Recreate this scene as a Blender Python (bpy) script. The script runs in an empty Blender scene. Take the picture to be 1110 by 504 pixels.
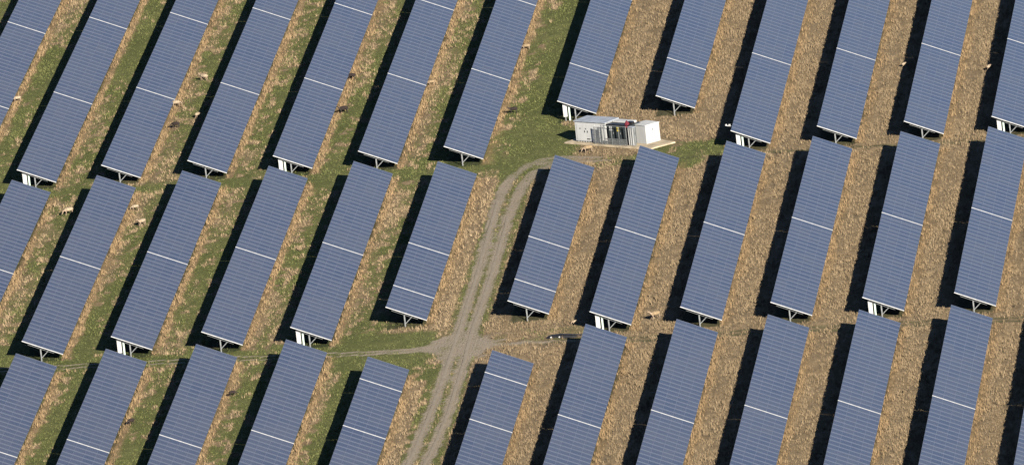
import bpy, bmesh, math, random
import numpy as np
from mathutils import Vector, Matrix
S = bpy.context.scene
COL = S.collection
rnd = random.Random(7)

# ------------------------------------------------------------------ camera
cam_d = bpy.data.cameras.new("camera"); cam = bpy.data.objects.new("camera", cam_d); COL.objects.link(cam)
cam_d.sensor_fit = 'HORIZONTAL'; cam_d.sensor_width = 36.0; cam_d.lens = 18964.93 / 1110.0 * 36.0
cam_d.clip_start = 50.0; cam_d.clip_end = 20000.0
R_ = Vector((0.99217024, 0.06686012, -0.10548904)); U_ = Vector((0.09003972, 0.20241046, 0.97515273)); D_ = Vector((-0.08655091, 0.97701573, -0.19480557))
M = Matrix((R_, U_, -D_)).transposed().to_4x4(); M.translation = Vector((148.30843762, -1677.09605144, 334.82747933))
cam.matrix_world = M
S.camera = cam

# ------------------------------------------------------------------ light
SUN = Vector((1.02713, -2.23525, 1.0)).normalized()
elev = math.asin(SUN.z); azim = math.atan2(SUN.x, SUN.y)
w = bpy.data.worlds.new("World"); S.world = w; w.use_nodes = True
nt = w.node_tree; bg = nt.nodes['Background']
sky = nt.nodes.new('ShaderNodeTexSky'); sky.sky_type = 'NISHITA'; sky.sun_disc = False
sky.sun_elevation = elev; sky.sun_rotation = azim; sky.altitude = 100; sky.air_density = 0.5; sky.dust_density = 0.05; sky.ozone_density = 3.0
nt.links.new(sky.outputs[0], bg.inputs[0]); bg.inputs[1].default_value = 0.05
sl = bpy.data.lights.new("sun", 'SUN'); sl.energy = 5.0; sl.angle = math.radians(0.5); sl.color = (1.0, 0.93, 0.82)
so = bpy.data.objects.new("sun", sl); COL.objects.link(so); so.rotation_euler = SUN.to_track_quat('Z', 'Y').to_euler()
S.view_settings.view_transform = 'Standard'; S.view_settings.look = 'None'; S.view_settings.gamma = 1.0
S.view_settings.exposure = 0.98
S.cycles.max_bounces = 4; S.cycles.diffuse_bounces = 0

# ------------------------------------------------------------------ layout (metres)
P = 8.8; W = 4.126; T = 0.41048; CT = math.cos(T); ST = math.sin(T); HH = 2.224; SK = -0.18657
XA = [-62.398, -53.553, -44.794, -35.886, -27.071, -18.306, -9.519, 0.748, 10.905, 19.741, 28.498, 37.285, 46.132, 55.0]
XB = [-53.606, -44.807, -35.999, -27.116, -18.384, -9.604, 2.351, 10.808, 19.592, 28.314, 37.172, 45.999, 54.8]
XC = [-44.851, -36.009, -27.157, -18.368, -9.627, 2.397, 10.761, 19.545, 28.338, 37.103, 45.927, 54.75]
GAP = 0.24
# each row of panels: (tier, column, x, list of y breaks from the near end to the far end)
ROWS = []
for i, x in enumerate(XA):
    y0 = 56.924 if i in (7, 8) else 36.494
    ROWS.append(('top', i, x, [b + SK * x for b in (y0, 76.8, 117.31, 157.6, 197.9)]))
for i, x in enumerate(XB):
    b = (-41.38, -31.21, -10.95, 28.82) if i in (5, 6) else (-48.50, -8.59, 31.31)
    ROWS.append(('middle', i, x, [q + SK * x for q in b]))
for i, x in enumerate(XC):
    b = (-175.5, -135.0, -94.53, -73.88, -64.1) if i in (4, 5) else (-175.5, -135.0, -94.53, -54.2)
    ROWS.append(('bottom', i, x, [q + SK * x for q in b]))

# ------------------------------------------------------------------ helpers
def newmat(name, col=(.5, .5, .5), rough=.6, metal=0.0, spec=.5):
    m = bpy.data.materials.new(name); m.use_nodes = True
    b = m.node_tree.nodes['Principled BSDF']
    b.inputs['Base Color'].default_value = (*col, 1); b.inputs['Roughness'].default_value = rough
    b.inputs['Metallic'].default_value = metal; b.inputs['Specular IOR Level'].default_value = spec
    return m
def grubby(name, col, rough=.6, metal=0., amount=.25, scale=3., spec=.5):
    """paint / metal / concrete with blotchy weathering in object space"""
    m = newmat(name, col, rough, metal, spec); n = m.node_tree.nodes; L = m.node_tree.links; b = n['Principled BSDF']
    tc = n.new('ShaderNodeTexCoord'); ns = n.new('ShaderNodeTexNoise'); ns.inputs['Scale'].default_value = scale; ns.inputs['Detail'].default_value = 6
    mp = n.new('ShaderNodeMapping'); mp.inputs['Scale'].default_value = (1, 1, .35)
    L.new(tc.outputs['Object'], mp.inputs[0]); L.new(mp.outputs[0], ns.inputs['Vector'])
    mx = n.new('ShaderNodeMix'); mx.data_type = 'RGBA'
    mx.inputs['A'].default_value = (*[c * (1 - amount) for c in col], 1); mx.inputs['B'].default_value = (*[min(1, c * (1 + amount * .4)) for c in col], 1)
    cr = n.new('ShaderNodeMapRange'); cr.inputs[1].default_value = .35; cr.inputs[2].default_value = .62
    L.new(ns.outputs['Fac'], cr.inputs[0]); L.new(cr.outputs[0], mx.inputs['Factor']); L.new(mx.outputs['Result'], b.inputs['Base Color'])
    return m
def box(bm, x0, x1, y0, y1, z0, z1, mat=None):
    vs = [bm.verts.new(c) for c in ((x0, y0, z0), (x1, y0, z0), (x1, y1, z0), (x0, y1, z0), (x0, y0, z1), (x1, y0, z1), (x1, y1, z1), (x0, y1, z1))]
    fs = [(0, 3, 2, 1), (4, 5, 6, 7), (0, 1, 5, 4), (1, 2, 6, 5), (2, 3, 7, 6), (3, 0, 4, 7)]
    for f in fs: bm.faces.new([vs[k] for k in f])
    if mat is not None:
        for v in vs: v.co = mat @ v.co
def bar(bm, a, b, wx, wy):
    """rectangular bar from a to b, wx wide and wy deep"""
    a = Vector(a); b = Vector(b); d = (b - a); q = d.to_track_quat('Z', 'Y').to_matrix().to_4x4(); q.translation = a
    box(bm, -wx / 2, wx / 2, -wy / 2, wy / 2, 0, d.length, q)
def cyl(bm, a, b, r0, r1=None, n=10):
    r1 = r0 if r1 is None else r1; a = Vector(a); b = Vector(b); d = b - a
    q = d.to_track_quat('Z', 'Y').to_matrix().to_4x4(); q.translation = a
    A = [bm.verts.new(q @ Vector((r0 * math.cos(t * 2 * math.pi / n), r0 * math.sin(t * 2 * math.pi / n), 0))) for t in range(n)]
    B = [bm.verts.new(q @ Vector((r1 * math.cos(t * 2 * math.pi / n), r1 * math.sin(t * 2 * math.pi / n), d.length))) for t in range(n)]
    for t in range(n): bm.faces.new((A[t], A[(t + 1) % n], B[(t + 1) % n], B[t]))
    bm.faces.new(A[::-1]); bm.faces.new(B)
def mesh(name, bm, mat):
    me = bpy.data.meshes.new(name); bmesh.ops.recalc_face_normals(bm, faces=bm.faces[:]); bm.to_mesh(me); bm.free()
    me.materials.append(mat); return me
def put(name, me, parent=None, loc=(0, 0, 0), rot=(0, 0, 0)):
    o = bpy.data.objects.new(name, me); COL.objects.link(o); o.location = loc; o.rotation_euler = rot; o.parent = parent; return o
def thing(name, label, cat, loc=(0, 0, 0), rz=0, group=None, data=None):
    o = bpy.data.objects.new(name, data); COL.objects.link(o); o.location = loc; o.rotation_euler = (0, 0, rz)
    o['label'] = label; o['category'] = cat
    if group: o['group'] = group
    if data is None: o.empty_display_size = .5
    return o
def B(): return bmesh.new()

# smooth value noise, numpy
def vnoise(x, y, seed=0):
    xi = np.floor(x).astype(np.int64); yi = np.floor(y).astype(np.int64); fx = x - xi; fy = y - yi
    fx = fx * fx * (3 - 2 * fx); fy = fy * fy * (3 - 2 * fy)
    def h(a, b):
        n = (a * 374761393 + b * 668265263 + seed * 982451653) & 0xffffffff
        n = ((n ^ (n >> 13)) * 1274126177) & 0xffffffff
        return ((n ^ (n >> 16)) & 0xffff) / 65535.0
    a = h(xi, yi); b = h(xi + 1, yi); c = h(xi, yi + 1); d = h(xi + 1, yi + 1)
    return (a * (1 - fx) + b * fx) * (1 - fy) + (c * (1 - fx) + d * fx) * fy
def fbm(x, y, seed=0, o=4):
    s = 0; a = .5; t = 0
    for k in range(o):
        s = s + a * vnoise(x * 2 ** k, y * 2 ** k, seed + k * 17); t += a; a *= .5
    return s / t
def sm(a, b, x):
    t = np.clip((x - a) / (b - a), 0, 1); return t * t * (3 - 2 * t)

# ------------------------------------------------------------------ tracks (centre lines in metres)
RUT_L = [(-3.3, -260), (-3.25, -150), (-3.18, -102.7), (-2.92, -98), (-2.66, -82.5), (-2.46, -67), (-2.49, -56.6), (-2.5, -49), (-2.47, -43.2), (-2.55, -31.2), (-2.56, -18.1), (-2.81, 3.2), (-2.88, 10.9), (-2.95, 18.6), (-2.76, 25.4), (-2.29, 30.7), (-1.1, 35.3), (.56, 38.3), (2.4, 38.3), (6.0, 36.3)]
RUT_R = [(-1.7, -260), (-1.65, -150), (-1.58, -103.4), (-1.23, -98.8), (-.85, -82), (-.92, -67.7), (-.95, -57.3), (-1.13, -49.7), (-1.19, -42.5), (-1.12, -33), (-1.1, -19.6), (-1.25, 2.5), (-1.36, 10.2), (-1.08, 21), (-.79, 26.4), (-.15, 32.1), (1.49, 34.8), (3.76, 35.2), (7.0, 34.5)]
CROSS_L = [(-120, -30), (-60, -40.4), (-47, -42.1), (-41.5, -43.4), (-37.9, -44.1), (-32.4, -45.1), (-28.2, -46.1), (-23.7, -46.9), (-19.7, -48), (-15, -49.2), (-10.7, -50.2), (-6.7, -50.8), (-4.4, -50.8), (-2.2, -50.5)]
CROSS_R = [(-2.2, -50.9), (.9, -51.2), (3.6, -51.5), (7.2, -52.2), (10.8, -53.5), (14.5, -54.7), (17.2, -55), (23.1, -55.7), (28, -56.5), (32.9, -57.6), (37.5, -58.7), (41.8, -59.3), (49.5, -60.9), (60, -62.9), (120, -73)]
MID_R = [(9, 33.6), (14.2, 32), (17, 32.6), (20.3, 32.1), (25, 31.1), (32, 29.5), (38, 28.4), (43.4, 27.5), (50, 26.3), (120, 13)]
def dist_line(x, y, pts):
    """distance to a polyline; the long axis of the picture (y) is squeezed, so it is the true distance"""
    d = np.full(x.shape, 1e9)
    for (ax, ay), (bx, by) in zip(pts[:-1], pts[1:]):
        vx = bx - ax; vy = by - ay; t = np.clip(((x - ax) * vx + (y - ay) * vy) / (vx * vx + vy * vy), 0, 1)
        d = np.minimum(d, np.hypot(x - ax - t * vx, y - ay - t * vy))
    return d

def fields(x, y):
    """cover of the field at x, y: dry (0 green .. 1 straw), gravel, under (below a row), orange fringe"""
    yy = y - SK * x
    dry_zone = np.zeros_like(x); fringe = np.zeros_like(x); under = np.zeros_like(x)
    big = fbm(x / 7, y / 22, 3); mid = fbm(x / 1.6, y / 4.5, 11); fine = fbm(x / .7, y / 2.0, 23)
    tierA = yy > 33.9; tierC = yy < -51.4; tierB = ~(tierA | tierC)
    right = np.where(tierA, sm(1.5, 4.0, x), np.where(tierB, sm(-.8, .2, x), sm(-.5, .6, x)))
    left_dry = np.clip(.50 + (big - .5) * 1.3 + (mid - .5) * .5 + (fine - .5) * .5, 0, 1)
    spots = sm(.56, .66, fbm(x / .75, y / 1.9, 131, 3)) * sm(.25, .6, left_dry + .15)
    left_dry = np.maximum(left_dry * .75, spots * .95)
    right_dry = np.clip(.97 + (big - .5) * .25 + (mid - .5) * .35, 0, 1)
    base = left_dry * (1 - right) + right_dry * right
    for tier, i, x0, br in ROWS:
        y0, y1 = br[0], br[-1]
        inrow = (y > y0 - .3) & (y < y1 + .3)
        u = x - x0
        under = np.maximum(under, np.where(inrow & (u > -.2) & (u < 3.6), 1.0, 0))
        fr = np.where(inrow, sm(3.2, 3.7, u) * (1 - sm(4.0, 4.9 + (mid - .5) * 1.6, u)), 0)
        fringe = np.maximum(fringe, fr)
        # strip just before the shade is greener on the left half
        g = np.where(inrow, sm(-4.2, -2.6, u) * (1 - sm(-.2, .2, u)), 0) * (1 - right)
        base = base * (1 - .3 * g)
        # short grass left of each row's low edge on selected green strips
    base = np.maximum(base, fringe * (.45 + .75 * fine))
    # bands between the tiers: green on the left, straw on the right
    gapAB = np.exp(-((yy - 34) / 2.6) ** 2); gapBC = np.exp(-((yy + 50.5) / 2.4) ** 2)
    gap = np.maximum(gapAB, gapBC)
    base = base * (1 - .65 * gap * (1 - right))
    # wide green strip between the sixth and eighth rows of the top tier
    g = tierA * sm(-3.9, -2.6, x + .35 * (mid - .5) * 3) * (1 - sm(.6, 1.4, x)) * (1 - .35 * sm(.55, .7, mid))
    base = base * (1 - .85 * g)
    # strip right of the fifth middle row is straw as far as the track, then green to the shade
    s = tierB * sm(-6.3, -5.8, x) * (1 - sm(-4.0, -3.2, x)) * (yy > -42)
    base = np.maximum(base, s * (.75 + .3 * fine))
    g = tierB * sm(-3.8, -3.1, x) * (1 - sm(-.2, .5, x))
    base = np.maximum(base * (1 - .5 * g), g * (.28 + .5 * (fine - .3)))
    s = tierC * sm(-6.2, -5.6, x) * (1 - sm(-4.4, -3.6, x)) * (yy < -66)
    base = np.maximum(base, s * (.8 + .3 * fine))
    g = tierC * sm(-3.8, -3.3, x) * (1 - sm(-.6, .2, x))
    base = np.maximum(base * (1 - .5 * g), g * (.28 + .5 * (fine - .3)))
    # green strip between the third and fourth bottom rows
    g = tierC * sm(-13.2, -12.4, x) * (1 - sm(-9.6, -9.2, x))
    base = base * (1 - .75 * g)
    # green about the crossing, left of it
    g = sm(-16, -12, x) * (1 - sm(-5.5, -3.5, x)) * sm(-62, -58, yy) * (1 - sm(-44.5, -42.5, yy))
    base = base * (1 - .75 * g)
    g = sm(-12, -9, x) * (1 - sm(3, 5, x)) * sm(29, 31, yy) * (1 - sm(50, 56, yy))
    base = base * (1 - .5 * g)
    g = sm(8, 12, x) * (1 - sm(18.6, 20, x)) * sm(28, 30, yy) * (1 - sm(42, 46, yy)) * sm(.35, .6, fbm(x / 3, y / 6, 41))
    base = base * (1 - .75 * g)
    g = sm(4.5, 6, x) * (1 - sm(12, 14, x)) * sm(31, 33, yy) * (1 - sm(37.5, 39, yy))
    base = base * (1 - .45 * g)
    g = sm(.6, 1.5, x) * (1 - sm(11, 14, x)) * sm(-51.8, -50.8, yy) * (1 - sm(-45, -43.5, yy))
    base = base * (1 - .45 * g * (mid > .45))
    # gravel
    wob = (fbm(x / 1.1, y / 1.1, 57) - .5) * .5
    dl = np.minimum(dist_line(x, y, RUT_L), dist_line(x, y, RUT_R)) + wob
    gr = (1 - sm(.36, .95, dl)) * (.80 + .5 * (fbm(x / .8, y / 2.4, 61) - .5)) * (1 - .25 * sm(22, 34, y))
    dc = dist_line(x, y, CROSS_L); wide = sm(-20, -7, x)
    cl = (1 - sm(.35, .8 + 1.0 * wide, np.abs(dc - .45 * (1 - wide)) + wob * (.6 + wide))) * (x < -1.8)
    pair = np.minimum(np.abs(dc - .05), np.abs(dc - 1.0)); pair = (1 - sm(.16, .36, np.abs(np.abs(y - np.interp(x, [p[0] for p in CROSS_L], [p[1] for p in CROSS_L])) - .75))) * (x < -6) * sm(.2, .45, fbm(x / 2, y / 2, 69) + .12)
    near = np.clip(1 - np.hypot((x + 1.8) / 5.6, (y + 51) / 9) + wob * 1.5, 0, 1)
    dr = dist_line(x, y, CROSS_R); cr_ = (1 - sm(.3, .8 + .5 * (1 - sm(2, 9, x)), dr + wob)) * (1 - .75 * sm(7, 12, x))
    yard = np.clip(1 - np.hypot((x - 1.5) / 5.5, (y - 36.0) / 4.2) + wob * 1.2, 0, 1)
    rough = .78 + .9 * (fbm(x / 1.3, y / 3.0, 67) - .5)
    grav = np.maximum.reduce([gr, .8 * cl * wide * rough, .85 * pair, sm(.05, .6, near) * rough, .95 * cr_ * rough, .62 * sm(.1, .7, yard) * rough])
    rut = np.maximum(1 - sm(.3, .6, np.abs(dist_line(x, y, CROSS_R) - .75)), 1 - sm(.35, .8, dist_line(x, y, MID_R) + wob * .6)) * sm(4, 8, x)
    rut = np.maximum(rut, (1 - sm(.3, .5, dc)) * (x < -14) * .5)
    return np.clip(base, 0, 1), np.clip(grav, 0, 1), under, fringe, np.clip(rut, 0, 1), right

# ------------------------------------------------------------------ ground: one sheet out to the horizon
xs = np.concatenate([[-6000, -2500, -1000, -400, -200, -120, -90], np.arange(-76, 66, .36), [75, 100, 160, 400, 1000, 2500, 6000]])
ys = np.concatenate([[-6000, -3000, -1600, -800, -400, -260, -200, -170], np.arange(-150, 196, .5), [210, 250, 350, 600, 1200, 2500, 6000]])
GX, GY = np.meshgrid(xs, ys); nx, ny = len(xs), len(ys)
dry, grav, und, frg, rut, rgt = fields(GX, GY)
inner = (sm(-80, -74, GX) * (1 - sm(62, 70, GX)) * sm(-155, -148, GY) * (1 - sm(192, 205, GY)))
GZ = ((fbm(GX / .9, GY / 2.2, 91, 3) - .5) * (.10 + .26 * dry) + (fbm(GX / 3, GY / 7, 95, 2) - .5) * .12) * (1 - .92 * grav) - .10 * dry * 0 - .05 * rut
padm = sm(1, 2.5, GX) * (1 - sm(14, 15.5, GX)) * sm(36.5, 38, GY) * (1 - sm(49, 51, GY))
GZ = GZ * (1 - .8 * padm) * inner
co = np.stack([GX, GY, GZ], -1).reshape(-1, 3).astype(np.float32)
idx = np.arange(nx * ny).reshape(ny, nx)
q = np.stack([idx[:-1, :-1], idx[:-1, 1:], idx[1:, 1:], idx[1:, :-1]], -1).reshape(-1, 4)
def raw_mesh(name, co, faces, smooth=True):
    me = bpy.data.meshes.new(name); n = faces.shape[1]
    me.vertices.add(len(co)); me.vertices.foreach_set('co', co.astype(np.float32).ravel())
    me.loops.add(faces.size); me.loops.foreach_set('vertex_index', faces.astype(np.int32).ravel())
    me.polygons.add(len(faces)); me.polygons.foreach_set('loop_start', np.arange(0, faces.size, n, dtype=np.int32))
    if smooth: me.polygons.foreach_set('use_smooth', np.ones(len(faces), bool))
    me.update(calc_edges=True); me.validate(); return me
gm = raw_mesh('ground', co, q)
at = gm.attributes.new('cover', 'FLOAT_COLOR', 'POINT')
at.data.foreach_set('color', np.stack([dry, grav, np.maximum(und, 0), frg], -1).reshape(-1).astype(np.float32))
at = gm.attributes.new('rut', 'FLOAT', 'POINT'); at.data.foreach_set('value', rut.reshape(-1).astype(np.float32))

m = newmat('field', (.1, .1, .05), .95, 0, .1); n = m.node_tree.nodes; L = m.node_tree.links; b = n['Principled BSDF']
geo = n.new('ShaderNodeNewGeometry')
def noise(scale, sc=(1, 1, 1), det=5, rough=.6):
    mp = n.new('ShaderNodeMapping'); mp.inputs['Scale'].default_value = sc; L.new(geo.outputs['Position'], mp.inputs[0])
    k = n.new('ShaderNodeTexNoise'); k.inputs['Scale'].default_value = scale; k.inputs['Detail'].default_value = det; k.inputs['Roughness'].default_value = rough
    L.new(mp.outputs[0], k.inputs['Vector']); return k.outputs['Fac']
def rng(v, a, b_, c=0, d=1):
    k = n.new('ShaderNodeMapRange'); k.inputs[1].default_value = a; k.inputs[2].default_value = b_; k.inputs[3].default_value = c; k.inputs[4].default_value = d
    L.new(v, k.inputs[0]); return k.outputs[0]
def mixc(f, a, b_):
    k = n.new('ShaderNodeMix'); k.data_type = 'RGBA'
    for s_, v in (('Factor', f), ('A', a), ('B', b_)):
        if isinstance(v, tuple): k.inputs[s_].default_value = (*v, 1)
        elif isinstance(v, float): k.inputs[s_].default_value = v
        else: L.new(v, k.inputs[s_])
    return k.outputs['Result']
def mth(op, a, b_=None):
    k = n.new('ShaderNodeMath'); k.operation = op; k.use_clamp = False
    for s_, v in ((0, a), (1, b_)):
        if v is None: continue
        if isinstance(v, (int, float)): k.inputs[s_].default_value = v
        else: L.new(v, k.inputs[s_])
    return k.outputs[0]
av = n.new('ShaderNodeAttribute'); av.attribute_name = 'cover'; sp = n.new('ShaderNodeSeparateColor'); L.new(av.outputs['Color'], sp.inputs[0])
ar = n.new('ShaderNodeAttribute'); ar.attribute_name = 'rut'
n1 = noise(1.0, (1, .5, 1), 6, .7); n2 = noise(2.6, (1, .45, 1), 4, .6); n3 = noise(.09, (1, .6, 1), 3); n4 = noise(5.0, (1, .4, 1), 3, .7)
green = mixc(rng(n1, .35, .68), (.090, .102, .034), (.160, .160, .062))
green = mixc(rng(n3, .4, .62), green, (.100, .112, .036))
straw = mixc(rng(n2, .34, .66), (.19, .135, .075), (.33, .245, .148))
straw = mixc(rng(n3, .35, .65), straw, mixc(rng(n1, .35, .65), (.18, .134, .078), (.30, .228, .140)))
straw = mixc(rng(noise(1.0, (1.5, .10, 1), 3, .6), .36, .64), straw, mixc(.5, straw, (.17, .122, .066)))
dd = mth('ADD', sp.outputs[0], mth('MULTIPLY', mth('SUBTRACT', n4, .5), .9))
veg = mixc(rng(dd, .32, .68), green, straw)
veg = mixc(mth('MULTIPLY', av.outputs['Alpha'], .45), veg, (.29, .195, .095))
veg = mixc(mth('MULTIPLY', sp.outputs[2], .75), veg, (.030, .042, .018))  # ground below the rows darkened: shade put into the field colour
veg = mixc(mth('MULTIPLY', ar.outputs['Fac'], .75), veg, (.080, .082, .040))
stone = mixc(rng(noise(6.0, (1, .5, 1), 6, .8), .3, .7), (.22, .18, .132), (.39, .33, .25))
gg = mth('ADD', sp.outputs[1], mth('MULTIPLY', mth('SUBTRACT', n4, .5), 1.3))
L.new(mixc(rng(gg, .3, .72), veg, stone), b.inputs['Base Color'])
bp = n.new('ShaderNodeBump'); bp.inputs['Strength'].default_value = .9; bp.inputs['Distance'].default_value = .12; L.new(n4, bp.inputs['Height']); L.new(bp.outputs[0], b.inputs['Normal'])
gm.materials.append(m); ground = put('ground', gm); ground['kind'] = 'structure'

# ------------------------------------------------------------------ wheel ruts: sheets just above the ground, ragged edges
mt = newmat('gravel', (.25, .2, .14), .95, 0, .1); n = mt.node_tree.nodes; L = mt.node_tree.links; b = n['Principled BSDF']
geo = n.new('ShaderNodeNewGeometry')
c_ = mixc(rng(noise(2.2, (1, .35, 1), 7, .8), .32, .68), (.23, .195, .15), (.40, .345, .27))
L.new(mixc(rng(noise(9.0, (1, .5, 1), 3, .7), .3, .75), c_, (.27, .225, .17)), b.inputs['Base Color'])
def resample(pts, step):
    out = []
    for (ax, ay), (bx, by) in zip(pts[:-1], pts[1:]):
        k = max(1, int(math.hypot(bx - ax, by - ay) / step))
        for j in range(k): out.append((ax + (bx - ax) * j / k, ay + (by - ay) * j / k))
    out.append(pts[-1]); return np.array(out)
def rut_sheet(name, pts, half, z, seed):
    c = resample(pts, .35)
    for _ in range(10): c[1:-1] = (c[:-2] + c[1:-1] * 2 + c[2:]) / 4
    t = np.gradient(c, axis=0); t /= np.linalg.norm(t, axis=1)[:, None]; nn = np.stack([t[:, 1], -t[:, 0]], -1)
    s = np.arange(len(c)) * .35
    wl = half * (.62 + .75 * fbm(s / 1.3, s * 0 + 1, seed)); wr = half * (.62 + .75 * fbm(s / 1.3, s * 0 + 9, seed + 5))
    a = c - nn * wl[:, None]; b2 = c + nn * wr[:, None]
    co = np.concatenate([np.c_[a, np.full(len(c), z)], np.c_[c, np.full(len(c), z + .01)], np.c_[b2, np.full(len(c), z)]])
    k = len(c); i = np.arange(k - 1)
    f = np.concatenate([np.stack([i, i + 1, k + i + 1, k + i], -1), np.stack([k + i, k + i + 1, 2 * k + i + 1, 2 * k + i], -1)])
    me = raw_mesh(name, co, f); me.materials.append(mt); o = put(name, me); o['kind'] = 'structure'
rut_sheet('gravel_track', RUT_L[1:-6], .17, .030, 5)
rut_sheet('gravel_track', RUT_R[1:-6], .17, .034, 9)

# ------------------------------------------------------------------ grass: tufts of real blades
def tufts(name, N, seed, accept, hgt, wid, blades, cols, region=((-74, 62), (-140, 185))):
    g = np.random.default_rng(seed)
    (xa, xb), (ya, yb) = region
    x = g.uniform(xa, xb, N); y = g.uniform(ya, yb, N)
    # keep what the photograph's slanting frame covers, with a margin
    cx = -6.5 + (y - 0) * (-.088); keep = (np.abs(x - cx) < 66)
    yl = -92 - .33 * (x + 42); yh = 160 - .45 * (x + 66); keep &= (y > yl - 22) & (y < yh + 22)
    x = x[keep]; y = y[keep]
    dry, grav, und, frg, rut, rgt = fields(x, y)
    p = accept(dry, grav, und, frg, rut, rgt, x, y); k = g.random(len(x)) < p
    x = x[k]; y = y[k]; dry = dry[k]; frg = frg[k]; n_ = len(x)
    sc = g.uniform(.55, 1.25, n_) * (1 + .25 * frg)
    V = []; C = []
    tint = g.random(n_); lf = 1 + .28 * (1 - rgt[k])
    c0 = np.array(cols[0]); c1 = np.array(cols[1]); col = (c0 + (c1 - c0) * tint[:, None]) * (lf[:, None] if name == 'dry_grass' else 1)
    if len(cols) > 2: col = col * (1 - .6 * frg[:, None]) + np.array(cols[2]) * .6 * frg[:, None]
    for _ in range(blades):
        a = g.uniform(0, 2 * np.pi, n_); r = g.uniform(0, .16, n_) * sc; h = hgt * sc * g.uniform(.6, 1.15, n_)
        lean = g.uniform(.1, .55, n_) * h; wd = wid * g.uniform(.6, 1.3, n_); b_ = a + g.uniform(-1, 1, n_)
        bx = x + r * np.cos(a); by = y + r * np.sin(a); px = -np.sin(b_) * wd / 2; py = np.cos(b_) * wd / 2
        tx = bx + np.cos(b_) * lean; ty = by + np.sin(b_) * lean; z0 = np.full(n_, -.06)
        V.append(np.stack([np.c_[bx - px, by - py, z0], np.c_[bx + px, by + py, z0], np.c_[tx, ty, h]], 1)); C.append(np.repeat((col * g.uniform(.75, 1.2, (n_, 1)))[:, None], 3, 1))
    V = np.concatenate(V).reshape(-1, 3); C = np.concatenate(C).reshape(-1, 3)
    f = np.arange(len(V)).reshape(-1, 3); me = raw_mesh(name, V, f, False)
    at = me.attributes.new('tint', 'FLOAT_COLOR', 'POINT'); at.data.foreach_set('color', np.c_[C, np.ones(len(C))].ravel().astype(np.float32))
    mm = newmat(name, (.2, .15, .08), .9, 0, .15); nn = mm.node_tree.nodes
    a_ = nn.new('ShaderNodeAttribute'); a_.attribute_name = 'tint'; mm.node_tree.links.new(a_.outputs['Color'], nn['Principled BSDF'].inputs['Base Color'])
    me.materials.append(mm); return me, n_
def clump(x, y, s): return sm(.36, .64, .6 * fbm(x / 1.0, y / 3.0, s, 3) + .4 * fbm(x / .6, y / 11, s + 3, 2))
dryf = lambda dry, grav, und, frg, rut, rgt, x, y: np.clip(sm(.25, .8, dry), 0, 1) * (1 - sm(.15, .5, grav)) * (1 - und) * (.25 + .75 * clump(x, y, 71)) * (1 - .8 * rut) * PAD(x, y)
grnf = lambda dry, grav, und, frg, rut, rgt, x, y: (1 - sm(.3, .8, dry)) * (1 - sm(.2, .6, grav)) * (1 - .8 * und) * PAD(x, y)
PAD = lambda x, y: 1.0 - ((x > 1.6) & (x < 14) & (y > 37.8 + 0 * x) & (y < 50) & (y > 46.5 - .82 * x) & (y < 55.3 - .98 * x)).astype(float)
me, k1 = tufts('dry_grass', 520000, 1, dryf, .27, .050, 6, [(.235, .172, .102), (.335, .250, .152), (.36, .235, .118)])
o = thing('dry_grass', 'tufts of straw coloured dry grass between the rows of solar panels', 'grass', data=me); o['kind'] = 'stuff'
me, k2 = tufts('green_grass', 260000, 2, grnf, .15, .06, 5, [(.095, .112, .036), (.20, .205, .08)])
o = thing('green_grass', 'short green grass growing between the rows and by the gravel track', 'grass', data=me); o['kind'] = 'stuff'
print('tufts', k1, k2)

# ------------------------------------------------------------------ materials of the plant
alu = grubby('aluminium', (.50, .50, .49), .38, .0, .15, 5.)
galv = grubby('galvanised_steel', (.24, .25, .25), .5, .25, .3, 6.)
dullp = grubby('dull_steel', (.20, .21, .21), .6, .25, .3, 6.)
whitep = grubby('white_paint', (.56, .56, .54), .5, 0, .10, 1.5)
greyp = grubby('light_grey_paint', (.60, .60, .57), .5, 0, .16, 1.2)
roofp = grubby('grey_roof_sheet', (.36, .39, .43), .5, 0, .2, 1.5)
mint = grubby('pale_green_paint', (.58, .70, .60), .5, 0, .12, 3.)
darkp = grubby('dark_grey_green_paint', (.035, .045, .048), .35, 0, .3, 2.)
blackp = grubby('black_plastic', (.016, .016, .018), .4, 0, .3, 3.)
concrete = grubby('concrete', (.50, .41, .28), .9, 0, .3, 1.3)
red = newmat('red_cloth', (.13, .010, .022), .8); yellow = newmat('yellow_plate', (.78, .60, .06), .5); ink = newmat('black_ink', (.02, .02, .02), .6)

# panels: cells, frames and module seams from the UV map (metres across / along)
pm = newmat('solar_glass', (.03, .04, .1), .16, 0, .5); n = pm.node_tree.nodes; L = pm.node_tree.links; b = n['Principled BSDF']
uv = n.new('ShaderNodeUVMap'); uv.uv_map = 'metres'; sx = n.new('ShaderNodeSeparateXYZ'); L.new(uv.outputs[0], sx.inputs[0])
MU = W / 4; MV = 1.664
def line(v, period, half):            # 1 inside a line centred on multiples of the period
    a = mth('DIVIDE', v, period); f = mth('FRACT', a); d = mth('MINIMUM', f, mth('SUBTRACT', 1.0, f)); return mth('LESS_THAN', mth('MULTIPLY', d, period), half)
fu = mth('FLOOR', mth('DIVIDE', sx.outputs[0], MU)); fv = mth('FLOOR', mth('DIVIDE', sx.outputs[1], MV))
oi = n.new('ShaderNodeObjectInfo'); cx = n.new('ShaderNodeCombineXYZ'); L.new(fu, cx.inputs[0]); L.new(fv, cx.inputs[1]); L.new(oi.outputs['Random'], cx.inputs[2])
wn = n.new('ShaderNodeTexWhiteNoise'); wn.noise_dimensions = '3D'; L.new(cx.outputs[0], wn.inputs['Vector'])
cell = mixc(wn.outputs['Value'], (.050, .049, .064), (.069, .067, .084))
geo = n.new('ShaderNodeNewGeometry')
cell = mixc(mth('MULTIPLY', line(sx.outputs[0], MU / 6, .010), .15), cell, (.20, .22, .30))
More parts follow.
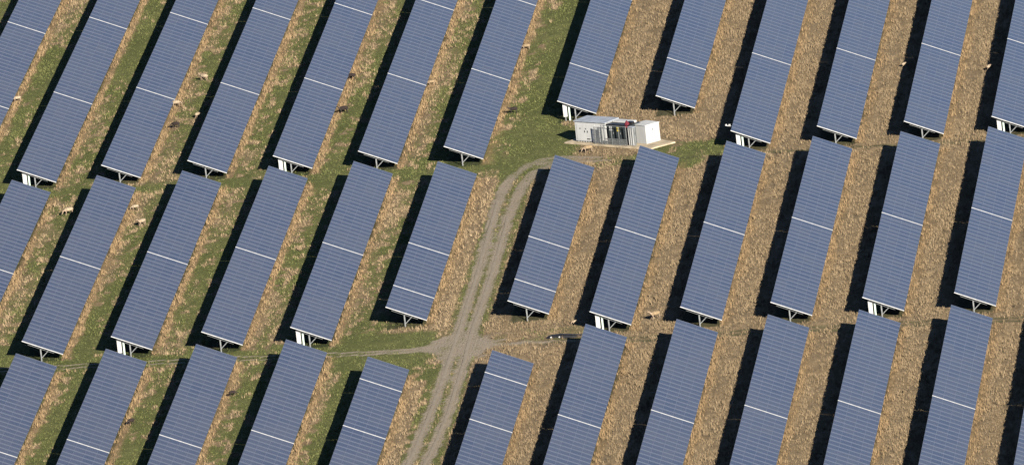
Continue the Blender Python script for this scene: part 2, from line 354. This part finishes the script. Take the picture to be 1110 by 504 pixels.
cell = mixc(mth('MULTIPLY', line(sx.outputs[1], MV / 10, .012), .5), cell, (.16, .18, .25))
cell = mixc(mth('MULTIPLY', line(sx.outputs[0], MU, .020), .40), cell, (.22, .22, .25))
dv = mth('MULTIPLY', mth('ABSOLUTE', mth('SUBTRACT', mth('FRACT', mth('ADD', mth('DIVIDE', sx.outputs[1], MV), .5)), .5)), MV)
base = mixc(rng(dv, .14, .34, .75, 0.0), cell, (.158, .160, .182))
base = mixc(line(sx.outputs[1], MV, .05), base, (.22, .225, .24))
base = mixc(mth('MULTIPLY', rng(noise(.16, (1, .5, 1), 4, .6), .35, .7), .35), base, (.13, .125, .12))
L.new(base, b.inputs['Base Color'])
rn = n.new('ShaderNodeMapRange'); L.new(wn.outputs['Value'], rn.inputs[0]); rn.inputs[3].default_value = .12; rn.inputs[4].default_value = .22; L.new(rn.outputs[0], b.inputs['Roughness'])
b.inputs['IOR'].default_value = 1.42

# ------------------------------------------------------------------ rows of solar panels
TILT = Matrix(((CT, 0, ST, 0), (0, 1, 0, 0), (-ST, 0, CT, 0), (0, 0, 0, 1)))   # local x runs down the slope from the high edge
def section_mesh(length):
    bm = bmesh.new(); box(bm, 0, W, 0, length, -.045, 0, TILT); bm.faces.ensure_lookup_table()
    ul = bm.loops.layers.uv.new('metres'); inv = TILT.inverted(); k = round(length / MV); s = k * MV / length
    for f in bm.faces:
        for l in f.loops: p = inv @ l.vert.co; l[ul].uv = (p.x, p.y * s)
    bmesh.ops.recalc_face_normals(bm, faces=bm.faces[:])
    me = bpy.data.meshes.new('panel_section'); bm.to_mesh(me); bm.free(); me.materials.append(pm); me.materials.append(galv)
    for p in me.polygons:
        if p.normal.z < .5: p.material_index = 1
    return me
SEC = {}
bm = B(); box(bm, -.02, W + .02, -.075, -.003, -.065, .008, TILT); END = mesh('end_rail', bm, alu)
bm = B(); box(bm, .15 * W, .80 * W, -.04, .04, -.27, -.19, TILT); BEAM = mesh('sloping_beam', bm, dullp)
PX = .4386 * W * CT; PZ = HH - .4386 * W * ST
bm = B(); box(bm, PX - .06, PX + .06, -.05, .05, -.5, PZ - .31); POST = mesh('post', bm, galv)
bx_ = .62 * W * CT; bz_ = HH - .62 * W * ST
bm = B(); bar(bm, (PX + .05, 0, PZ - 1.15), (bx_, 0, bz_ - .27), .055, .07); BRACE = mesh('brace', bm, galv)
ORD = ['first', 'second', 'third', 'fourth', 'fifth', 'sixth', 'seventh', 'eighth', 'ninth', 'tenth', 'eleventh', 'twelfth', 'thirteenth', 'fourteenth']
special = {('top', 7): 'solar panel row with a short end section right behind the white kiosk', ('top', 8): 'solar panel row stepped back behind the small white cabinet, eighth from the kiosk side',
           ('middle', 5): 'solar panel row with short end sections, just left of the gravel track', ('middle', 6): 'solar panel row with short end sections, just right of the gravel track',
           ('bottom', 4): 'solar panel row starting lower down, just left of the gravel track', ('bottom', 5): 'solar panel row starting lower down, just right of the gravel track'}
special[('top', 8)] = 'solar panel row ending behind the small white cabinet, with no white box under it'
def ground_label(t, i):
    if (t, i) in special: return special[(t, i)]
    return 'blue solar panel row, %s from the left in the %s tier' % (ORD[i], {'top': 'upper', 'middle': 'middle', 'bottom': 'lower'}[t])
for t, i, x, br in ROWS:
    r = thing('solar_table', ground_label(t, i), 'solar table', (x, br[0], 0), 0, 'rows of solar panels on steel posts')
    for a, e in zip(br[:-1], br[1:]):
        k = round((e - a) / MV); ln = round(e - a - (GAP if e != br[-1] else 0), 2)
        if ln not in SEC: SEC[ln] = section_mesh(ln)
        put('panel_section', SEC[ln], r, (0, a - br[0], HH))
        put('end_rail', END, r, (0, a - br[0], HH))
    tot = br[-1] - br[0]; y = .25; st = (tot - .5) / max(1, round(tot / 6.66))
    while y < tot:
        put('sloping_beam', BEAM, r, (0, y, HH)); p = put('post', POST, r, (0, y, 0)); put('brace', BRACE, p); y += st

# ------------------------------------------------------------------ white inverter boxes below the near ends
bm = B(); box(bm, -.2, .2, 0, .24, .42, 1.66); box(bm, -.225, .225, -.015, .255, 1.66, 1.70); box(bm, -.17, .17, -.012, -.002, .48, 1.60); ICAB = mesh('cabinet_body', bm, whitep)
bm = B(); box(bm, -.05, .05, .06, .16, -.4, .42); ILEG = mesh('cabinet_leg', bm, galv)
bm = B(); box(bm, .34, .50, .02, .16, -.4, 1.50); box(bm, .335, .505, .015, .165, 1.40, 1.42); ICON = mesh('cable_duct', bm, mint)
for t, i in [('top', 1), ('top', 4), ('top', 7), ('top', 9), ('top', 12), ('middle', 2), ('middle', 4), ('middle', 7), ('middle', 10)]:
    x, br = [(a[2], a[3]) for a in ROWS if a[0] == t and a[1] == i][0]
    lab = 'white box and pale green duct under the %s row of the %s tier' % (ORD[i], {'top': 'upper', 'middle': 'middle'}[t])
    if i == 7 and t == 'top': lab = 'white box and pale green duct under the panel row behind the kiosk'
    r = thing('inverter_box', lab, 'electrical box', (x + .62, br[0] + .35, 0), 0, 'white boxes under the near ends of the panel rows')
    put('body', ICAB, r); put('leg', ILEG, r); put('cable_duct', ICON, r)

# sensor on an arm beside the ninth upper row
x9 = XA[9]; y9 = 36.494 + SK * x9 + 3.2
r = thing('light_sensor', 'small white sensor arm sticking out of the panel row over its shadow', 'sensor', (x9, y9, HH - .1))
bm = B(); bar(bm, (.3, 0, -.16), (-.72, 0, -.02), .05, .05); put('arm', mesh('arm', bm, whitep), r)
bm = B(); cyl(bm, (-.66, 0, -.02), (-.66, 0, .10), .11, .11, 14); cyl(bm, (-.66, 0, .10), (-.66, 0, .15), .09, .03, 14); put('dome', mesh('dome', bm, whitep), r)
bm = B(); box(bm, -.42, -.22, -.08, .08, .02, .10); put('junction_box', mesh('junction_box', bm, whitep), r)

# ------------------------------------------------------------------ transformer station on its slab
pad = [(1.95, 45.25), (9.72, 38.95), (11.2, 38.0), (13.5, 40.3), (12.3, 41.7), (11.2, 43.6), (5.6, 49.6), (4.6, 48.6)]
bm = B(); vb = [bm.verts.new((x, y, -.25)) for x, y in pad]; vt = [bm.verts.new((x, y, .14)) for x, y in pad]; bm.faces.new(vt); bm.faces.new(vb[::-1])
for k in range(len(pad)): bm.faces.new((vb[k], vb[(k + 1) % len(pad)], vt[(k + 1) % len(pad)], vt[k]))
bmesh.ops.bevel(bm, geom=[e for e in bm.edges if e.verts[0].co.z > 0 and e.verts[1].co.z > 0], offset=.02, segments=1)
r = thing('concrete_slab', 'pale concrete slab under the white transformer station', 'slab', data=mesh('concrete_slab', bm, concrete))

ANG = math.radians(-38); KO = (3.22, 45.05, .14)
kgrp = 'cabinets of the transformer station'
k = thing('switchgear_kiosk', 'large white kiosk with grey roof at the left end of the station', 'kiosk', KO, ANG)
KL, KD, KH = 4.15, 1.95, 2.02
bm = B(); box(bm, 0, KL, 0, KD, .10, KH); box(bm, .03, KL - .03, .03, KD - .03, 0, .10)
put('wall', mesh('wall', bm, whitep), k)
bm = B()
v = [bm.verts.new(c) for c in ((-.1, -.1, KH + .06), (KL + .05, -.1, KH + .06), (KL + .05, KD + .1, KH + .06), (-.1, KD + .1, KH + .06), (-.1, -.1, KH + .13), (KL + .05, -.1, KH + .13), (KL + .05, KD + .1, KH + .22), (-.1, KD + .1, KH + .22))]
for f in ((0, 3, 2, 1), (4, 5, 6, 7), (0, 1, 5, 4), (1, 2, 6, 5), (2, 3, 7, 6), (3, 0, 4, 7)): bm.faces.new([v[z] for z in f])
rf = put('roof', mesh('roof', bm, roofp), k)
bm = B(); box(bm, .06, KL - .06, .06, KD - .06, KH - .001, KH + .065); put('roof_gap', mesh('roof_gap', bm, darkp), k)
bm = B()
for j in range(9): box(bm, .15 + j * .45, .27 + j * .45, -.04, .06, KH, KH + .062)
put('eave_block', mesh('eave_block', bm, whitep), k)
for j in range(2):                                                   # doors
    d_ = put('door', mesh('door', (lambda bm: (box(bm, 0, 1.22, -.03, -.002, .16, 1.9), box(bm, .12, .62, -.04, -.03, .3, .34), bm)[-1])(B()), whitep), k, (.22 + j * 1.27, 0, 0))
    put('handle', mesh('handle', (lambda bm: (box(bm, 1.06 - j * .9, 1.11 - j * .9, -.07, -.031, 1.0, 1.2), bm)[-1])(B()), blackp), d_)
for j in range(3):
    put('vent', mesh('vent', (lambda bm: ([box(bm, 0, .16, -.052, -.041, z * .05, z * .05 + .03) for z in range(3)], bm)[-1])(B()), galv), k, (.62 + j * .75, 0, 1.32))
put('nameplate', mesh('nameplate', (lambda bm: (box(bm, 0, .42, -.052, -.041, 0, .09), bm)[-1])(B()), ink), k, (1.55, 0, .30))
bm = B()
for j in range(12): box(bm, .1 + j * .34, .26 + j * .34, -.012, .0, .015, .09)
put('plinth_vent', mesh('plinth_vent', bm, blackp), k)

# dark transformer with three door bays
t_ = thing('transformer', 'dark transformer with three door bays between the white kiosk and louvred end', 'transformer', KO, ANG)
t0 = 4.30
bm = B(); box(bm, t0, t0 + 2.95, .05, 1.9, 0, 1.95); put('body', mesh('body', bm, darkp), t_)
bm = B(); box(bm, t0 - .03, t0 + 3.0, -.02, .95, 1.95, 2.02); put('lid', mesh('lid', bm, blackp), t_)  # dark roof; its black also stands in for the shadowed recess
bm = B(); box(bm, t0 - .03, t0 + 2.4, 1.0, 1.9, 1.951, 2.14); put('rear_roof', mesh('rear_roof', bm, whitep), t_)
for j in range(3):
    d_ = put('door', mesh('door', (lambda bm: (box(bm, 0, .78, 0, .03, 0, 1.62), box(bm, .06, .72, -.015, 0, .08, .5), bm)[-1])(B()), darkp), t_, (t0 + .12 + j * .95, .015, .22))
    put('handle', mesh('handle', (lambda bm: (box(bm, .68, .72, -.05, -.001, .8, 1.0), bm)[-1])(B()), galv), d_)
put('white_sign', mesh('white_sign', (lambda bm: (box(bm, 0, .34, -.02, -.001, 0, .46), bm)[-1])(B()), alu), t_, (t0 + .34, .010, 1.36))
ys_ = put('yellow_sign', mesh('yellow_sign', (lambda bm: (box(bm, 0, .26, -.02, -.001, 0, .44), bm)[-1])(B()), yellow), t_, (t0 + 1.36, .010, 1.32))
bm = B(); v = [bm.verts.new(c) for c in ((.15, -.024, .37), (.08, -.024, .20), (.12, -.024, .20), (.09, -.024, .07), (.19, -.024, .25), (.14, -.024, .25))]; bm.faces.new(v)
put('bolt_mark', mesh('bolt_mark', bm, ink), ys_)

# galvanised cage in front of the transformer
c = thing('steel_cage', 'galvanised steel grating fence in front of the dark transformer', 'fence', KO, ANG)
for j in range(6):
    xx = 2.95 + j * 0.98 if j < 2 else 4.25 + (j - 2) * .985
    put('post', mesh('post', (lambda bm: (box(bm, -.035, .035, -.035, .035, 0, 2.0 if j else 1.75), bm)[-1])(B()), dullp), c, (xx, -.42, 0))
def grating(x0, x1, z0, z1, nv, nh):
    bm = B()
    for a in range(nv + 1): xx = x0 + (x1 - x0) * a / nv; box(bm, xx - .009, xx + .009, -.434, -.408, z0, z1)
    for a in range(nh + 1): zz = z0 + (z1 - z0) * a / nh; box(bm, x0 - .02, x1 + .02, -.446, -.435, zz - .018, zz + .018)
    return bm
put('grating', mesh('grating', grating(3.02, 3.88, .08, 1.72, 9, 3), dullp), c)
for a in range(3): put('grating', mesh('grating', grating(4.32 + a * .985, 5.17 + a * .985, .06, .62, 9, 2), galv), c)
bm = B(); box(bm, 4.2, 7.26, -.47, -.447, 1.93, 2.0); box(bm, 4.2, 7.26, -.47, -.447, .60, .66); put('rail', mesh('rail', bm, galv), c)

# louvred end bay
l = thing('louvred_cabinet', 'light grey louvred bay at the right end of the dark transformer', 'cabinet', KO, ANG)
bm = B(); box(bm, 7.36, 7.98, -.22, .18, 0, 1.86); put('body', mesh('body', bm, dullp), l)
for j in range(5): put('louvre', mesh('louvre', (lambda bm: (box(bm, 0, .06, -.27, -.221, .06, 1.80), bm)[-1])(B()), galv if j % 2 else whitep), l, (7.38 + j * .135, 0, 0))
bm = B(); box(bm, 7.32, 8.02, -.28, .22, 1.861, 1.91); put('roof', mesh('roof', bm, roofp), l)

# cloth and small box left on top of the transformer
g = np.random.default_rng(4); bm = B(); bmesh.ops.create_icosphere(bm, subdivisions=3, radius=1)
for v in bm.verts:
    q_ = v.co.copy(); k_ = 1 + .35 * math.sin(q_.x * 5 + 1) * math.cos(q_.y * 6) + .2 * math.sin(q_.z * 9); v.co = Vector((q_.x * .2 * k_, q_.y * .22 * k_, max(-.12, q_.z * .28 * k_)))
    if q_.y < -.2: v.co.z -= .34 * (-q_.y)
me = mesh('red_bundle', bm, red)
for p in me.polygons: p.use_smooth = True
c38, s38 = math.cos(ANG), math.sin(ANG)
def kloc(a, b_, z): return (KO[0] + a * c38 - b_ * s38, KO[1] + a * s38 + b_ * c38, KO[2] + z)
o = thing('cloth_bundle', 'crumpled red cloth lying on top of the dark transformer', 'cloth', kloc(t0 + 2.62, .15, 2.10), ANG, data=me)
bm = B(); box(bm, -.3, .3, -.2, .2, 0, .26); bmesh.ops.bevel(bm, geom=bm.edges[:], offset=.03, segments=2)
o = thing('tool_case', 'black case beside the red cloth on top of the transformer', 'case', kloc(t0 + 2.78, .62, 2.022), ANG, data=mesh('tool_case', bm, blackp))

# small white cabinet on the right
a0 = math.atan2(-.84, .54) + math.radians(12)
c = thing('white_cabinet', 'small white cube shaped cabinet standing at the right end of the slab', 'cabinet', (10.62, 40.35, .14), a0)
# local x points back to front along the left face; origin is the near corner
LW, LD, LH = 1.95, 1.85, 1.84
bm = B(); box(bm, -LW, 0, 0, LD, 0, LH); bmesh.ops.bevel(bm, geom=bm.edges[:], offset=.015, segments=1); put('body', mesh('body', bm, whitep), c)
bm = B(); box(bm, -LW - .05, .05, -.05, LD + .05, LH + .001, LH + .07); put('roof', mesh('roof', bm, greyp), c)
bm = B(); box(bm, .002, .02, .08, LD - .08, .1, LH - .1); dr = put('door', mesh('door', bm, whitep), c)
bm = B(); box(bm, .021, .05, .85, .98, 1.25, 1.42); put('lock', mesh('lock', bm, galv), dr)
bm = B(); box(bm, .021, .04, .55, .68, .72, .86); put('keyhole_plate', mesh('keyhole_plate', bm, greyp), dr)

# black cable duct with two pale end spots on the track edge
d_ = thing('cable_cover', 'long black plastic cover with two white spots at the edge of the cross track', 'cable cover', (6.35, -50.55, 0), math.atan2(-.55, 2.9))
bm = B(); prof = [(-.28, 0), (-.22, .20), (-.08, .32), (.08, .32), (.22, .20), (.28, 0)]; rows = []
for s_, kx in ((0, .12), (.25, .6), (.6, .95), (1.5, 1.0), (2.4, .95), (3.6, .7), (4.3, .45)):
    rows.append([bm.verts.new((s_, y * 1.4 * max(kx, .3), z * kx * (1 + .1 * math.sin(s_ * 5)))) for y, z in prof])
for a, b_ in zip(rows[:-1], rows[1:]):
    for j in range(5): bm.faces.new((a[j], a[j + 1], b_[j + 1], b_[j]))
bm.faces.new(rows[0]); bm.faces.new(rows[-1]); put('cover', mesh('cover', bm, blackp), d_)
for xx in (.62, 1.45):
    bm = B(); cyl(bm, (xx, -.40, .13), (xx, -.24, .15), .075, .06, 12); put('end_cap', mesh('end_cap', bm, whitep), d_)

# ------------------------------------------------------------------ sheep
def skin_body(joints, edges, radii):
    me = bpy.data.meshes.new('tmp'); me.from_pydata(joints, edges, []); o = bpy.data.objects.new('tmp', me); COL.objects.link(o)
    md = o.modifiers.new('s', 'SKIN'); sb = o.modifiers.new('d', 'SUBSURF'); sb.levels = 2; sb.render_levels = 2
    for k_, r_ in enumerate(radii): me.skin_vertices[0].data[k_].radius = (r_, r_) if not isinstance(r_, tuple) else r_
    me.skin_vertices[0].data[0].use_root = True
    dg = bpy.context.evaluated_depsgraph_get(); out = bpy.data.meshes.new_from_object(o.evaluated_get(dg)); bpy.data.objects.remove(o)
    for p in out.polygons: p.use_smooth = True
    return out
def sheep_mesh(graze):
    hd = [(.62, 0, .62), (.74, 0, .40), (.84, 0, .20)] if graze else [(.62, 0, .80), (.72, 0, .93), (.90, 0, .88)]
    J = [(-.38, 0, .62), (-.12, 0, .63), (.15, 0, .62), (.40, 0, .63)] + hd
    E = [(0, 1), (1, 2), (2, 3), (3, 4), (4, 5), (5, 6)]; Rr = [.15, .165, .165, .14, .085, .07, .045]
    def leg(root, x, y, back):
        n0 = len(J); kx = .05 if not back else -.06
        J.extend([(x, y * .9, .48), (x - (.02 if not back else -.03), y, .30 if back else .27), (x + kx * .3 - (.05 if back else 0), y, .20 if back else .14), (x + kx * .2, y, .02)])
        E.extend([(root, n0), (n0, n0 + 1), (n0 + 1, n0 + 2), (n0 + 2, n0 + 3)]); Rr.extend([.075, .042, .030, .027])
    leg(3, .36, .12, 0); leg(3, .36, -.12, 0); leg(0, -.36, .12, 1); leg(0, -.36, -.12, 1)
    for s_ in (1, -1):
        n0 = len(J); hx, hy, hz = hd[1]; J.append((hx - .01, s_ * .11, hz + .02)); E.append((5, n0)); Rr.append(.02)
    n0 = len(J); J.append((-.52, 0, .52)); E.append((0, n0)); Rr.append(.03)
    return skin_body(J, E, Rr)
def fleece_mesh():
    bm = B(); bmesh.ops.create_icosphere(bm, subdivisions=4, radius=1)
    for v in bm.verts:
        p = v.co.copy(); nz = 1 + .05 * math.sin(p.x * 17 + p.z * 9) * math.cos(p.y * 19 + p.x * 5) + .03 * math.sin(p.z * 31 + p.y * 23)
        px = math.copysign(abs(p.x) ** .85, p.x)
        v.co = Vector((px * .54 * nz, p.y * .255 * nz * (1 + .08 * (p.x < 0)), .64 + p.z * (.235 if p.z > 0 else .215) * nz))
    me = mesh('fleece', bm, cream)
    for p in me.polygons: p.use_smooth = True
    return me
cream = grubby('cream_fleece', (.36, .28, .19), .95, 0, .4, 5.); tan = grubby('tan_fleece', (.28, .20, .115), .95, 0, .3, 5.)
brown = grubby('dark_brown_fleece', (.022, .014, .012), .95, 0, .4, 5.); face = newmat('pale_face', (.30, .22, .15), .8); dface = newmat('dark_face', (.03, .022, .02), .8)
BG, BS, FL = sheep_mesh(True), sheep_mesh(False), fleece_mesh()
def variants(me, mat): m2 = me.copy(); m2.materials.clear(); m2.materials.append(mat); return m2
MB_ = {(p, c): variants(q, f) for p, q in (('g', BG), ('s', BS)) for c, f in (('cream', face), ('tan', face), ('brown', dface))}
MF_ = {c: variants(FL, f) for c, f in (('cream', cream), ('tan', tan), ('brown', brown))}
SHEEP = [  # x, y, colour, pose, heading, size, label
 (-58.35, 94.57, 'cream', 'g', 200, 1.0, 'cream sheep at the far left beside the first upper panel row'),
 (-40.83, 83.99, 'cream', 'g', 20, 1.05, 'cream sheep right beside the third upper panel row'),
 (-38.99, 96.85, 'cream', 's', 150, 1.15, 'cream sheep standing head up, farthest back in the strip right of the third upper row'),
 (-37.97, 76.85, 'cream', 'g', 60, .9, 'cream sheep at the shadow edge left of the fourth upper row'),
 (-39.83, 72.41, 'brown', 'g', 170, 1.0, 'dark brown sheep among cream ones left of the fourth upper row'),
 (-23.04, 90.11, 'brown', 'g', 180, 1.0, 'dark sheep close to the joint of the fifth upper row, the upper of two'),
 (-22.47, 72.09, 'brown', 's', 200, 1.15, 'blackish sheep on green grass between fifth and sixth upper rows, the lower of two'),
 (-14.2, 82.8, 'tan', 'g', 190, .9, 'tan sheep at the joint of the sixth upper row'),
 (-5.34, 97.6, 'tan', 'g', 180, 1.0, 'tan sheep high up on the straw edge of the seventh upper row'),
 (-4.41, 63.73, 'brown', 's', 190, 1.0, 'dark sheep alone on the wide green strip above the track bend'),
 (-47.12, 31.6, 'cream', 'g', 210, 1.2, 'cream sheep left of the second middle row, half at its shadow'),
 (-40.34, 30.86, 'cream', 'g', 200, .9, 'small cream sheep right of the second middle row, the upper of two'),
 (-38.9, 22.45, 'cream', 's', 230, 1.15, 'cream sheep between second and third middle rows, the lower of two'),
 (-31.49, -73.3, 'brown', 'g', 220, .9, 'dark sheep between the second and third lower rows'),
 (-22.64, -64.3, 'brown', 'g', 30, .8, 'dark sheep between the third and fourth lower rows'),
 (4.78, 39.39, 'tan', 'g', 195, 1.15, 'tan sheep grazing in front of the white kiosk slab'),
 (35.36, 69.06, 'cream', 'g', 40, .85, 'cream sheep at the shadow edge left of the twelfth upper row'),
 (44.29, 63.17, 'cream', 'g', 60, 1.0, 'cream sheep at the shadow edge of the rightmost upper row'),
 (16.66, -46.33, 'tan', 's', 215, 1.25, 'tan sheep standing by the cross track right of the eighth middle row'),
 (8.89, -45.52, 'cream', 'g', 200, .75, 'small cream sheep near the black cable cover'),
]
for x, y, c_, ps, hd, sz, lab in SHEEP:
    r = thing('sheep', lab, 'sheep', (x, y, -.02), math.radians(hd), 'sheep grazing between the panel rows'); r.scale = (sz * .78,) * 3
    bd = put('body', MB_[(ps, c_)], r); put('fleece', MF_[c_], r)
